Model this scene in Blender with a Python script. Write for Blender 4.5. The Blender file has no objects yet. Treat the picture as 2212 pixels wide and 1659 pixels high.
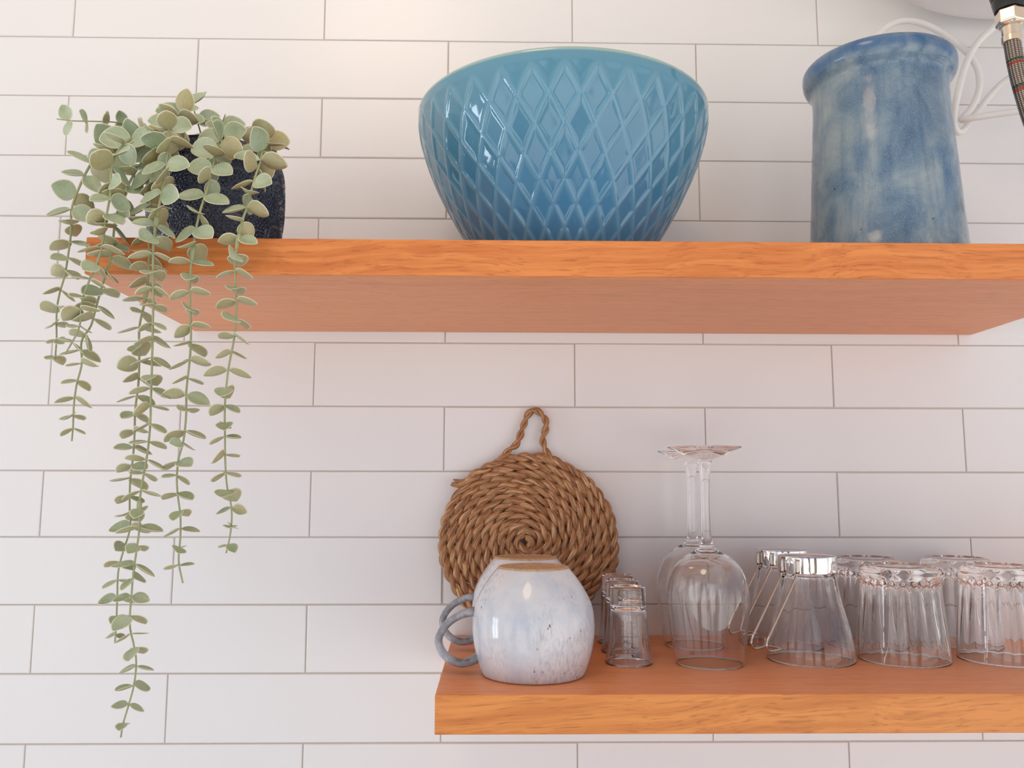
import bpy, bmesh, math, random
from mathutils import Vector, Matrix

S = bpy.context.scene
COL = S.collection
PI = math.pi

# ------------------------------------------------------------------ camera, world, lights, exposure
cam_data = bpy.data.cameras.new('camera')
cam = bpy.data.objects.new('camera', cam_data)
COL.objects.link(cam)
cam_data.sensor_fit = 'HORIZONTAL'
cam_data.sensor_width = 36.0
cam_data.lens = 1850.0 / 2212.0 * 36.0
cam_data.clip_start = 0.02
yaw, pitch, roll = 0.0183, 0.1209, 0.0018
fw = Vector((math.sin(yaw) * math.cos(pitch), math.cos(yaw) * math.cos(pitch), math.sin(pitch)))
rt0 = Vector((math.cos(yaw), -math.sin(yaw), 0))
up0 = rt0.cross(fw)
rt = rt0 * math.cos(roll) + up0 * math.sin(roll)
up = up0 * math.cos(roll) - rt0 * math.sin(roll)
M = Matrix.Identity(4)
for i in range(3):
    M[i][0], M[i][1], M[i][2] = rt[i], up[i], -fw[i]
M.translation = Vector((0.5130, -0.9853, 1.4303))
cam.matrix_world = M
S.camera = cam

S.view_settings.view_transform = 'Standard'
S.view_settings.look = 'None'
S.view_settings.gamma = 1.0
S.view_settings.use_curve_mapping = False
S.view_settings.exposure = 0.03
try:
    S.cycles.max_bounces = 20
    S.cycles.transmission_bounces = 20
    S.cycles.glossy_bounces = 8
    S.cycles.diffuse_bounces = 6
    S.cycles.sample_clamp_indirect = 6.0
except Exception:
    pass

world = bpy.data.worlds.new('room_world')
S.world = world
world.use_nodes = True
wnt = world.node_tree
bg = wnt.nodes['Background']
bg.inputs[1].default_value = 1.36
# added fill standing in for the unseen room; dark noise patches give reflections bands
wco = wnt.nodes.new('ShaderNodeTexCoord')
wmap = wnt.nodes.new('ShaderNodeMapping')
wmap.inputs['Scale'].default_value = (3.2, 3.2, 0.9)
wnoise = wnt.nodes.new('ShaderNodeTexNoise')
wnoise.inputs['Scale'].default_value = 1.0
wnoise.inputs['Detail'].default_value = 2.0
wramp = wnt.nodes.new('ShaderNodeValToRGB')
wramp.color_ramp.elements[0].position = 0.40
wramp.color_ramp.elements[0].color = (0.16, 0.12, 0.10, 1)
wramp.color_ramp.elements[1].position = 0.50
wramp.color_ramp.elements[1].color = (1.0, 1.0, 1.0, 1)
wnt.links.new(wco.outputs['Generated'], wmap.inputs['Vector'])
wnt.links.new(wmap.outputs[0], wnoise.inputs['Vector'])
wnt.links.new(wnoise.outputs['Fac'], wramp.inputs[0])
# added fill glow tuned to the wall tones: bright warm-white below, dim blue above
wsep = wnt.nodes.new('ShaderNodeSeparateXYZ')
welev = wnt.nodes.new('ShaderNodeValToRGB')
we = welev.color_ramp.elements
we[0].position, we[0].color = 0.47, (1.40, 1.37, 1.33, 1)
we[1].position, we[1].color = 0.60, (0.36, 0.42, 0.56, 1)
whalf = wnt.nodes.new('ShaderNodeMath')
whalf.operation = 'MULTIPLY_ADD'
whalf.inputs[1].default_value = 0.5
whalf.inputs[2].default_value = 0.5
wmix = wnt.nodes.new('ShaderNodeMix')
wmix.data_type = 'RGBA'
wmix.blend_type = 'MULTIPLY'
wmix.inputs[0].default_value = 1.0
wnt.links.new(wco.outputs['Generated'], wsep.inputs[0])
wnt.links.new(wsep.outputs['Z'], whalf.inputs[0])
wnt.links.new(whalf.outputs[0], welev.inputs[0])
wnt.links.new(wramp.outputs[0], wmix.inputs[6])
wnt.links.new(welev.outputs[0], wmix.inputs[7])
wnt.links.new(wmix.outputs[2], bg.inputs[0])


def area_light(name, loc, target, sx, sy, color, power, shape='RECTANGLE'):
    d = bpy.data.lights.new(name, 'AREA')
    d.shape = shape
    d.size = sx
    d.size_y = sy
    d.color = color
    d.energy = power
    o = bpy.data.objects.new(name, d)
    COL.objects.link(o)
    o.location = loc
    o.rotation_euler = (Vector(target) - Vector(loc)).to_track_quat('-Z', 'Y').to_euler()
    return o


# daylight through the window on the left, and the warm ceiling downlight
area_light('window_daylight', (-2.78, -0.95, 1.10), (0.5, -0.75, 1.10), 0.90, 1.40, (0.76, 0.88, 1.0), 38)
area_light('ceiling_downlight', (0.29, -0.87, 2.42), (0.50, -0.2, 1.6), 0.36, 0.36, (1.0, 0.72, 0.47), 1.8, 'DISK')


# ------------------------------------------------------------------ helpers
def link(name, verts, faces, mat=None, parent=None, smooth=True, mats=None, mat_idx=None, uvs=None, cols=None,
         origin=None, angle=None):
    me = bpy.data.meshes.new(name)
    if origin is not None:
        ox, oy, oz = origin
        verts = [(v[0] - ox, v[1] - oy, v[2] - oz) for v in verts]
    me.from_pydata([tuple(v) for v in verts], [], faces)
    for m in (mats or [mat]):
        if m:
            me.materials.append(m)
    if mat_idx:
        me.polygons.foreach_set('material_index', mat_idx)
    if smooth:
        me.polygons.foreach_set('use_smooth', [True] * len(me.polygons))
        if angle:
            me.set_sharp_from_angle(angle=math.radians(angle))
    if uvs is not None:
        lay = me.uv_layers.new(name='UVMap')
        for lp in me.loops:
            lay.data[lp.index].uv = uvs[lp.vertex_index]
    if cols is not None:
        a = me.color_attributes.new('relief', 'FLOAT_COLOR', 'POINT')
        for i, c in enumerate(cols):
            a.data[i].color = (c, c, c, 1)
    me.update()
    o = bpy.data.objects.new(name, me)
    COL.objects.link(o)
    if origin is not None and parent is None:
        o.location = origin
    if parent:
        o.parent = parent
    return o


def tag(o, label=None, cat=None, group=None, kind=None):
    if label: o['label'] = label
    if cat: o['category'] = cat
    if group: o['group'] = group
    if kind: o['kind'] = kind
    return o


def empty(name, loc, label, cat, group=None, rotz=0):
    o = bpy.data.objects.new(name, None)
    o.empty_display_size = 0.02
    COL.objects.link(o)
    o.location = loc
    o.rotation_euler = (0, 0, rotz)
    return tag(o, label, cat, group)


def copy_tree(src, loc, label, rotz=0, parent=None):
    c = src.copy()
    COL.objects.link(c)
    if parent is None:
        c.location = loc
        c.rotation_euler = (0, 0, rotz)
        c['label'] = label
    else:
        c.parent = parent
    for ch in [k for k in bpy.data.objects if k.parent == src]:
        copy_tree(ch, None, None, 0, c)
    return c


def interp(pts, n):
    """smooth Catmull-Rom resample of a list of tuples to n points"""
    P = [Vector(p) for p in pts]
    seg = [0.0]
    for a, b in zip(P, P[1:]):
        seg.append(seg[-1] + max((b - a).length, 1e-9))
    L = seg[-1]
    out = []
    j = 0
    for i in range(n):
        s = L * i / (n - 1)
        while j < len(P) - 2 and seg[j + 1] < s:
            j += 1
        t = (s - seg[j]) / (seg[j + 1] - seg[j])
        p0 = P[j - 1] if j > 0 else P[0] * 2 - P[1]
        p1, p2 = P[j], P[j + 1]
        p3 = P[j + 2] if j + 2 < len(P) else P[-1] * 2 - P[-2]
        d = seg[j + 1] - seg[j]
        da = (seg[j] - seg[j - 1]) if j > 0 else d
        dc = (seg[j + 2] - seg[j + 1]) if j + 2 < len(P) else d
        m1 = ((p2 - p1) / d + (p1 - p0) / da) * 0.5 * d
        m2 = ((p3 - p2) / dc + (p2 - p1) / d) * 0.5 * d
        t2, t3 = t * t, t * t * t
        out.append(p1 * (2 * t3 - 3 * t2 + 1) + m1 * (t3 - 2 * t2 + t) + p2 * (-2 * t3 + 3 * t2) + m2 * (t3 - t2))
    return out


def frames(path):
    T = []
    n = len(path)
    for i in range(n):
        a = path[max(i - 1, 0)]
        b = path[min(i + 1, n - 1)]
        T.append((b - a).normalized())
    ref = Vector((0, 0, 1)) if abs(T[0].z) < 0.9 else Vector((1, 0, 0))
    N = (ref - T[0] * ref.dot(T[0])).normalized()
    out = []
    for t in T:
        N = (N - t * N.dot(t)).normalized()
        out.append((t, N.copy(), t.cross(N)))
    return out


def tube_geo(path, radius, seg=10, squash=None, V=None, F=None, UV=None, uoff=0.0):
    """tube along path; radius number or list; returns geometry lists"""
    V = [] if V is None else V
    F = [] if F is None else F
    UV = [] if UV is None else UV
    fr = frames(path)
    b0 = len(V)
    s = 0.0
    for i, (p, (t, n, b)) in enumerate(zip(path, fr)):
        if i: s += (p - path[i - 1]).length
        r = radius[i] if isinstance(radius, (list, tuple)) else radius
        for k in range(seg):
            a = 2 * PI * k / seg
            q = squash or (1, 1)
            V.append(p + n * (r * q[0] * math.cos(a)) + b * (r * q[1] * math.sin(a)))
            UV.append((k / seg + uoff, s))
    for i in range(len(path) - 1):
        for k in range(seg):
            k2 = (k + 1) % seg
            F.append((b0 + i * seg + k, b0 + i * seg + k2, b0 + (i + 1) * seg + k2, b0 + (i + 1) * seg + k))
    F.append(tuple(b0 + k for k in reversed(range(seg))))
    e = b0 + (len(path) - 1) * seg
    F.append(tuple(e + k for k in range(seg)))
    return V, F, UV


def smooth_profile(pts, n):
    """(z, r) list -> n (z, r) points, smooth"""
    return [(p.x, p.y) for p in interp([(z, r, 0) for z, r in pts], n)]


def lathe_geo(prof, seg=64, fn=None, V=None, F=None, cap0=True, cap1=True):
    """prof: list of (z, r). fn(theta, i, r, z)->r . r==0 ends collapse by caps"""
    V = [] if V is None else V
    F = [] if F is None else F
    b0 = len(V)
    n = len(prof)
    for i, (z, r) in enumerate(prof):
        for k in range(seg):
            a = 2 * PI * k / seg
            rr = fn(a, i, r, z) if fn else r
            V.append((rr * math.cos(a), rr * math.sin(a), z))
    for i in range(n - 1):
        for k in range(seg):
            k2 = (k + 1) % seg
            F.append((b0 + i * seg + k, b0 + i * seg + k2, b0 + (i + 1) * seg + k2, b0 + (i + 1) * seg + k))
    if cap0: F.append(tuple(b0 + k for k in reversed(range(seg))))
    if cap1: F.append(tuple(b0 + (n - 1) * seg + k for k in range(seg)))
    return V, F


def box_bevel(name, x0, x1, y0, y1, z0, z1, bev, mat, parent=None, seg=3):
    bm = bmesh.new()
    bmesh.ops.create_cube(bm, size=1.0)
    for v in bm.verts:
        v.co = Vector(((x0 + x1) / 2 + v.co.x * (x1 - x0), (y0 + y1) / 2 + v.co.y * (y1 - y0), (z0 + z1) / 2 + v.co.z * (z1 - z0)))
    if bev > 0:
        bmesh.ops.bevel(bm, geom=bm.edges[:], offset=bev, segments=seg, profile=0.5, affect='EDGES')
    me = bpy.data.meshes.new(name)
    bm.to_mesh(me)
    bm.free()
    me.materials.append(mat)
    o = bpy.data.objects.new(name, me)
    COL.objects.link(o)
    if parent: o.parent = parent
    return o


# ------------------------------------------------------------------ materials
def new_mat(name):
    m = bpy.data.materials.new(name)
    m.use_nodes = True
    nt = m.node_tree
    nt.nodes.clear()
    out = nt.nodes.new('ShaderNodeOutputMaterial')
    b = nt.nodes.new('ShaderNodeBsdfPrincipled')
    nt.links.new(b.outputs[0], out.inputs[0])
    return m, nt, b


def N(nt, t, **kw):
    n = nt.nodes.new(t)
    for k, v in kw.items():
        setattr(n, k, v)
    return n


def simple(name, color, rough=0.5, metal=0.0, spec=0.5, coat=0.0):
    m, nt, b = new_mat(name)
    b.inputs['Base Color'].default_value = (*color, 1)
    b.inputs['Roughness'].default_value = rough
    b.inputs['Metallic'].default_value = metal
    b.inputs['Specular IOR Level'].default_value = spec
    b.inputs['Coat Weight'].default_value = coat
    return m


def noise(nt, coord, scale, detail=3.0, rough=0.55, vec_scale=None, dist=0.0, rot=None):
    n = N(nt, 'ShaderNodeTexNoise')
    n.inputs['Scale'].default_value = scale
    n.inputs['Detail'].default_value = detail
    n.inputs['Roughness'].default_value = rough
    n.inputs['Distortion'].default_value = dist
    if vec_scale or rot:
        mp = N(nt, 'ShaderNodeMapping')
        if vec_scale: mp.inputs['Scale'].default_value = vec_scale
        if rot: mp.inputs['Rotation'].default_value = rot
        nt.links.new(coord, mp.inputs['Vector'])
        coord = mp.outputs[0]
    nt.links.new(coord, n.inputs['Vector'])
    return n.outputs['Fac']


def ramp(nt, fac, stops, interp_='LINEAR'):
    r = N(nt, 'ShaderNodeValToRGB')
    r.color_ramp.interpolation = interp_
    el = r.color_ramp.elements
    while len(el) < len(stops): el.new(0.5)
    for e, (p, c) in zip(el, stops):
        e.position = p
        e.color = (*c, 1) if len(c) == 3 else c
    nt.links.new(fac, r.inputs[0])
    return r.outputs[0]


def mix(nt, fac, a, b, mode='MIX'):
    m = N(nt, 'ShaderNodeMix', data_type='RGBA', blend_type=mode)
    for sock, v in ((m.inputs[0], fac), (m.inputs[6], a), (m.inputs[7], b)):
        if hasattr(v, 'node'):
            nt.links.new(v, sock)
        elif isinstance(v, (int, float)):
            sock.default_value = v
        else:
            sock.default_value = (*v, 1)
    return m.outputs[2]


def bump(nt, b, height, strength=0.3, dist=0.001):
    n = N(nt, 'ShaderNodeBump')
    n.inputs['Strength'].default_value = strength
    n.inputs['Distance'].default_value = dist
    nt.links.new(height, n.inputs['Height'])
    nt.links.new(n.outputs[0], b.inputs['Normal'])


def objco(nt):
    return N(nt, 'ShaderNodeTexCoord').outputs['Object']


def mat_tile():
    m, nt, b = new_mat('white_ceramic_tile')
    b.inputs['Base Color'].default_value = (0.81, 0.80, 0.80, 1)
    b.inputs['Roughness'].default_value = 0.3
    co = objco(nt)
    f = noise(nt, co, 9.0, 2.0)
    bump(nt, b, f, 0.08, 0.002)
    return m


def mat_wood(name, tilt, light, dark):
    m, nt, b = new_mat(name)
    co = objco(nt)
    # turn the grain, then let it wander up and down along the board
    rm = N(nt, 'ShaderNodeMapping')
    rm.inputs['Rotation'].default_value = (0, tilt, 0)
    nt.links.new(co, rm.inputs['Vector'])
    wv = noise(nt, co, 1.0, 2.0, 0.5, (7, 2, 5))
    wz = N(nt, 'ShaderNodeMath', operation='MULTIPLY')
    wz.inputs[1].default_value = 0.022
    nt.links.new(wv, wz.inputs[0])
    cmb = N(nt, 'ShaderNodeCombineXYZ')
    nt.links.new(wz.outputs[0], cmb.inputs['Z'])
    nt.links.new(wz.outputs[0], cmb.inputs['Y'])
    ad = N(nt, 'ShaderNodeVectorMath', operation='ADD')
    nt.links.new(rm.outputs[0], ad.inputs[0])
    nt.links.new(cmb.outputs[0], ad.inputs[1])
    co = ad.outputs[0]
    rot = None
    # growth rings: wavy bands stretched along the board
    w = noise(nt, co, 1.0, 5.0, 0.62, (4.0, 150, 150), 0.35, rot)
    c1 = ramp(nt, w, [(0.34, dark), (0.48, [(a + c) / 2 for a, c in zip(light, dark)]), (0.60, light)])
    # broad warm/cool drift along the plank
    dr = noise(nt, co, 1.0, 2.0, 0.5, (3.0, 8, 12), 0, rot)
    c2 = mix(nt, ramp(nt, dr, [(0.3, (0, 0, 0)), (0.7, (1, 1, 1))]), c1, [l * 1.08 for l in light], 'MIX')
    mm = N(nt, 'ShaderNodeMath', operation='MULTIPLY')
    nt.links.new(ramp(nt, dr, [(0.3, (0, 0, 0)), (0.7, (1, 1, 1))]), mm.inputs[0])
    mm.inputs[1].default_value = 0.35
    c2 = mix(nt, mm.outputs[0], c1, [min(1, l * 1.1) for l in light])
    # dark open pores, short dashes along the grain
    p = noise(nt, co, 1.0, 2.0, 0.6, (30, 620, 560), 0.0, rot)
    pf = ramp(nt, p, [(0.54, (0, 0, 0)), (0.70, (0.55, 0.55, 0.55))])
    c3 = mix(nt, pf, c2, [d * 0.62 for d in dark])
    nt.links.new(c3, b.inputs['Base Color'])
    b.inputs['Roughness'].default_value = 0.40
    b.inputs['Specular IOR Level'].default_value = 0.5
    bump(nt, b, pf, -0.12, 0.0004)
    return m


def mat_glass(name='clear_glass', tint=(1, 1, 1), rough=0.0):
    m, nt, b = new_mat(name)
    b.inputs['Base Color'].default_value = (*tint, 1)
    b.inputs['Roughness'].default_value = rough
    b.inputs['IOR'].default_value = 1.48
    b.inputs['Transmission Weight'].default_value = 1.0
    return m


def mat_bowl():
    m, nt, b = new_mat('teal_blue_glaze')
    co = objco(nt)
    at = N(nt, 'ShaderNodeVertexColor', layer_name='relief')
    f = noise(nt, co, 14.0, 4.0)
    base = ramp(nt, f, [(0.3, (0.022, 0.140, 0.285)), (0.7, (0.045, 0.190, 0.345))])
    sep = N(nt, 'ShaderNodeSeparateXYZ')
    nt.links.new(co, sep.inputs[0])
    # the glaze pools paler and greener toward the rim
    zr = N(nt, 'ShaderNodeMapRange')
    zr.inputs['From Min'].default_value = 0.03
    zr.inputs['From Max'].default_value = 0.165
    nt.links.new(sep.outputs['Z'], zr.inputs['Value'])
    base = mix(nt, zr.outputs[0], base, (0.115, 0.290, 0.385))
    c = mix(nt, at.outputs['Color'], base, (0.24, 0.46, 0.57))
    lip = N(nt, 'ShaderNodeMapRange')
    lip.inputs['From Min'].default_value = 0.1565
    lip.inputs['From Max'].default_value = 0.1585
    nt.links.new(sep.outputs['Z'], lip.inputs['Value'])
    c = mix(nt, lip.outputs[0], c, (0.33, 0.46, 0.42))
    nt.links.new(c, b.inputs['Base Color'])
    b.inputs['Roughness'].default_value = 0.07
    b.inputs['Coat Weight'].default_value = 0.3
    b.inputs['Coat Roughness'].default_value = 0.03
    return m


def mat_jar():
    m, nt, b = new_mat('mottled_blue_glaze')
    co = objco(nt)
    a = noise(nt, co, 1.0, 4.0, 0.6, (26, 26, 20), 0.5)
    base = ramp(nt, a, [(0.28, (0.062, 0.130, 0.235)), (0.44, (0.130, 0.215, 0.310)), (0.58, (0.225, 0.305, 0.365)), (0.76, (0.350, 0.405, 0.420))])
    st = noise(nt, co, 1.0, 4.0, 0.6, (150, 150, 5), 0)
    c = mix(nt, ramp(nt, st, [(0.50, (0, 0, 0)), (0.72, (0.4, 0.4, 0.4))]), base, (0.055, 0.135, 0.26))
    fine = noise(nt, co, 900.0, 2.0)
    c = mix(nt, ramp(nt, fine, [(0.50, (0, 0, 0)), (0.68, (0.30, 0.30, 0.30))]), c, (0.36, 0.45, 0.49))
    # bluer band under and over the rim
    sep = N(nt, 'ShaderNodeSeparateXYZ')
    nt.links.new(co, sep.inputs[0])
    wob = N(nt, 'ShaderNodeMath', operation='MULTIPLY_ADD')
    nt.links.new(noise(nt, co, 26.0, 2.0), wob.inputs[0])
    wob.inputs[1].default_value = 0.022
    nt.links.new(sep.outputs['Z'], wob.inputs[2])
    rim = ramp(nt, wob.outputs[0], [(0.0, (0, 0, 0)), (0.216, (0, 0, 0)), (0.225, (0.75, 0.75, 0.75)), (0.234, (0.1, 0.1, 0.1))])
    c = mix(nt, rim, c, (0.03, 0.115, 0.30))
    # iron specks
    v = N(nt, 'ShaderNodeTexVoronoi')
    v.inputs['Scale'].default_value = 62.0
    nt.links.new(co, v.inputs['Vector'])
    sp = ramp(nt, v.outputs['Distance'], [(0.040, (1, 1, 1)), (0.075, (0, 0, 0))])
    keep = ramp(nt, noise(nt, co, 45.0, 1.0), [(0.48, (0, 0, 0)), (0.52, (1, 1, 1))])
    c = mix(nt, mix(nt, 1.0, sp, keep, 'MULTIPLY'), c, (0.01, 0.015, 0.03))
    nt.links.new(c, b.inputs['Base Color'])
    b.inputs['Roughness'].default_value = 0.16
    bump(nt, b, a, 0.12, 0.004)
    return m


def mat_mug():
    m, nt, b = new_mat('pale_speckled_glaze')
    co = objco(nt)
    a = noise(nt, co, 22.0, 4.0, 0.6)
    base = ramp(nt, a, [(0.34, (0.50, 0.545, 0.63)), (0.5, (0.62, 0.645, 0.70)), (0.68, (0.70, 0.70, 0.72))])
    st = noise(nt, co, 1.0, 5.0, 0.7, (420, 420, 120))
    zone = ramp(nt, noise(nt, co, 17.0, 2.0), [(0.42, (0, 0, 0)), (0.58, (1, 1, 1))])
    grey = ramp(nt, st, [(0.46, (0, 0, 0)), (0.64, (0.62, 0.62, 0.62))])
    c = mix(nt, mix(nt, 1.0, grey, zone, 'MULTIPLY'), base, (0.36, 0.37, 0.43))
    v = N(nt, 'ShaderNodeTexVoronoi')
    v.inputs['Scale'].default_value = 190.0
    mp = N(nt, 'ShaderNodeMapping')
    mp.inputs['Scale'].default_value = (1, 1, 0.6)
    nt.links.new(co, mp.inputs[0])
    nt.links.new(mp.outputs[0], v.inputs['Vector'])
    sp = ramp(nt, v.outputs['Distance'], [(0.12, (1, 1, 1)), (0.2, (0, 0, 0))])
    keep = ramp(nt, noise(nt, co, 60.0, 2.0), [(0.49, (0, 0, 0)), (0.55, (1, 1, 1))])
    c = mix(nt, mix(nt, 1.0, mix(nt, 1.0, sp, keep, 'MULTIPLY'), zone, 'MULTIPLY'), c, (0.16, 0.16, 0.20))
    nt.links.new(c, b.inputs['Base Color'])
    b.inputs['Roughness'].default_value = 0.1
    return m


def mat_handle():
    m, nt, b = new_mat('grey_blue_handle_glaze')
    co = objco(nt)
    a = noise(nt, co, 70.0, 5.0, 0.65)
    c = ramp(nt, a, [(0.32, (0.13, 0.135, 0.15)), (0.5, (0.25, 0.26, 0.29)), (0.68, (0.42, 0.45, 0.50))])
    nt.links.new(c, b.inputs['Base Color'])
    b.inputs['Roughness'].default_value = 0.15
    return m


def mat_clay():
    m, nt, b = new_mat('bare_tan_clay')
    co = objco(nt)
    c = ramp(nt, noise(nt, co, 260.0, 4.0), [(0.3, (0.40, 0.25, 0.14)), (0.7, (0.56, 0.38, 0.23))])
    nt.links.new(c, b.inputs['Base Color'])
    b.inputs['Roughness'].default_value = 0.7
    return m


def mat_pot():
    m, nt, b = new_mat('embossed_navy_glaze')
    at = N(nt, 'ShaderNodeVertexColor', layer_name='relief')
    c = mix(nt, at.outputs['Color'], (0.005, 0.010, 0.026), (0.045, 0.062, 0.105))
    nt.links.new(c, b.inputs['Base Color'])
    b.inputs['Roughness'].default_value = 0.12
    return m


def mat_rope():
    m, nt, b = new_mat('woven_seagrass')
    uv = N(nt, 'ShaderNodeTexCoord').outputs['UV']
    a = noise(nt, uv, 1.0, 4.0, 0.65, (11, 48, 1), 0.5)
    fib = noise(nt, uv, 1.0, 3.0, 0.7, (34, 60, 1), 0.3)
    c = ramp(nt, a, [(0.32, (0.16, 0.056, 0.022)), (0.43, (0.40, 0.175, 0.072)), (0.55, (0.61, 0.325, 0.145)), (0.66, (0.88, 0.61, 0.35))])
    c = mix(nt, ramp(nt, fib, [(0.38, (0.75, 0.75, 0.75)), (0.54, (0, 0, 0))]), c, (0.11, 0.038, 0.016))
    nt.links.new(c, b.inputs['Base Color'])
    b.inputs['Roughness'].default_value = 0.42
    bump(nt, b, fib, 0.5, 0.0008)
    return m


def mat_leaf(name, c0, c1):
    m, nt, b = new_mat(name)
    co = objco(nt)
    c = ramp(nt, noise(nt, co, 38.0, 3.0), [(0.35, c0), (0.65, c1)])
    fine = noise(nt, co, 500.0, 2.0)
    c = mix(nt, ramp(nt, fine, [(0.4, (0, 0, 0)), (0.7, (0.16, 0.16, 0.16))]), c, [min(1, x * 1.5) for x in c1])
    nt.links.new(c, b.inputs['Base Color'])
    b.inputs['Roughness'].default_value = 0.46
    b.inputs['Subsurface Weight'].default_value = 0.0
    return m


def mat_braid():
    m, nt, b = new_mat('braided_steel')
    uv = N(nt, 'ShaderNodeTexCoord').outputs['UV']
    sep = N(nt, 'ShaderNodeSeparateXYZ')
    nt.links.new(uv, sep.inputs[0])

    def wave(su, sv):
        a = N(nt, 'ShaderNodeMath', operation='MULTIPLY'); nt.links.new(sep.outputs['X'], a.inputs[0]); a.inputs[1].default_value = su * 2 * PI
        c = N(nt, 'ShaderNodeMath', operation='MULTIPLY_ADD'); nt.links.new(sep.outputs['Y'], c.inputs[0]); c.inputs[1].default_value = sv; nt.links.new(a.outputs[0], c.inputs[2])
        s = N(nt, 'ShaderNodeMath', operation='SINE'); nt.links.new(c.outputs[0], s.inputs[0])
        return s.outputs[0]
    mul = N(nt, 'ShaderNodeMath', operation='MULTIPLY')
    nt.links.new(wave(8, 1900), mul.inputs[0])
    nt.links.new(wave(8, -1900), mul.inputs[1])
    c = ramp(nt, mul.outputs[0], [(0.0, (0.13, 0.10, 0.08)), (0.5, (0.52, 0.45, 0.39))])
    # coloured tracer threads at two places along the braid
    def band(v0, w, col, c):
        s = N(nt, 'ShaderNodeMath', operation='SUBTRACT'); nt.links.new(sep.outputs['Y'], s.inputs[0]); s.inputs[1].default_value = v0
        ab = N(nt, 'ShaderNodeMath', operation='ABSOLUTE'); nt.links.new(s.outputs[0], ab.inputs[0])
        lt = N(nt, 'ShaderNodeMath', operation='LESS_THAN'); nt.links.new(ab.outputs[0], lt.inputs[0]); lt.inputs[1].default_value = w
        g = N(nt, 'ShaderNodeMath', operation='MULTIPLY'); nt.links.new(lt.outputs[0], g.inputs[0])
        g2 = N(nt, 'ShaderNodeMath', operation='GREATER_THAN'); nt.links.new(mul.outputs[0], g2.inputs[0]); g2.inputs[1].default_value = -0.15
        nt.links.new(g2.outputs[0], g.inputs[1])
        return mix(nt, g.outputs[0], c, col)
    for v0 in (0.018, 0.042):
        c = band(v0, 0.0012, (0.03, 0.09, 0.06), c)
        c = band(v0 + 0.0032, 0.0014, (0.45, 0.06, 0.03), c)
    nt.links.new(c, b.inputs['Base Color'])
    b.inputs['Metallic'].default_value = 0.85
    b.inputs['Roughness'].default_value = 0.35
    bump(nt, b, mul.outputs[0], 0.6, 0.0006)
    return m


TILE = mat_tile()
GROUT = simple('grey_grout', (0.56, 0.50, 0.45), 0.9)
WOOD_U = mat_wood('orange_oak', math.radians(1.0), (0.76, 0.262, 0.066), (0.55, 0.145, 0.028))
WOOD_L = mat_wood('golden_oak', math.radians(4.0), (0.76, 0.285, 0.066), (0.54, 0.160, 0.030))
WOOD_T = mat_wood('oak_veneer', 0.0, (0.80, 0.305, 0.118), (0.70, 0.250, 0.088))
GLASS = mat_glass()
THICK = mat_glass('thick_tumbler_glass', (0.99, 0.985, 0.98))
CHROME = simple('polished_chrome', (0.86, 0.86, 0.87), 0.04, 1.0)
WIRE = simple('steel_wire', (0.50, 0.44, 0.40), 0.16, 1.0)
BOWL = mat_bowl()
JAR = mat_jar()
MUG = mat_mug()
HANDLE = mat_handle()
CLAY = mat_clay()
POT = mat_pot()
SOIL = simple('dark_foam', (0.03, 0.022, 0.015), 0.9)
ROPE = mat_rope()
LEAF_TOP = mat_leaf('mint_leaf_face', (0.320, 0.390, 0.235), (0.440, 0.525, 0.375))
LEAF_LOW = mat_leaf('olive_leaf_back', (0.390, 0.335, 0.155), (0.450, 0.430, 0.260))
LEAF_RIM = simple('pale_leaf_edge', (0.76, 0.73, 0.54), 0.5)
STEM = simple('olive_stem', (0.36, 0.39, 0.20), 0.5)
ENAMEL = simple('white_enamel', (0.78, 0.75, 0.74), 0.3)
CABLE = simple('white_plastic', (0.80, 0.78, 0.75), 0.35)
BRAID = mat_braid()
BRASS = simple('nickel_plate', (0.80, 0.68, 0.55), 0.2, 1.0)
BLACK = simple('black_plastic', (0.012, 0.011, 0.011), 0.3)
PAINT = simple('white_paint', (0.80, 0.77, 0.74), 0.8)
CEIL = simple('cream_ceiling_paint', (0.78, 0.70, 0.61), 0.9)
FLOORM = simple('pale_floor', (0.82, 0.83, 0.85), 0.4)
PRINT = simple('dark_print', (0.16, 0.09, 0.07), 0.6)

# ------------------------------------------------------------------ setting: room and tiled wall
X0, X1, YF = -2.60, 2.70, -2.3
TW, TH, ZTOP = 0.302, 0.0744, 1.97      # tile pitch, and the height of one reference joint
rnd = random.Random(4)
V, F, MI = [], [], []
gap, bev = 0.00055, 0.0010


def quad(a, b, c, d, mi):
    i = len(V)
    V.extend([a, b, c, d])
    F.append((i, i + 1, i + 2, i + 3))
    MI.append(mi)


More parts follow.
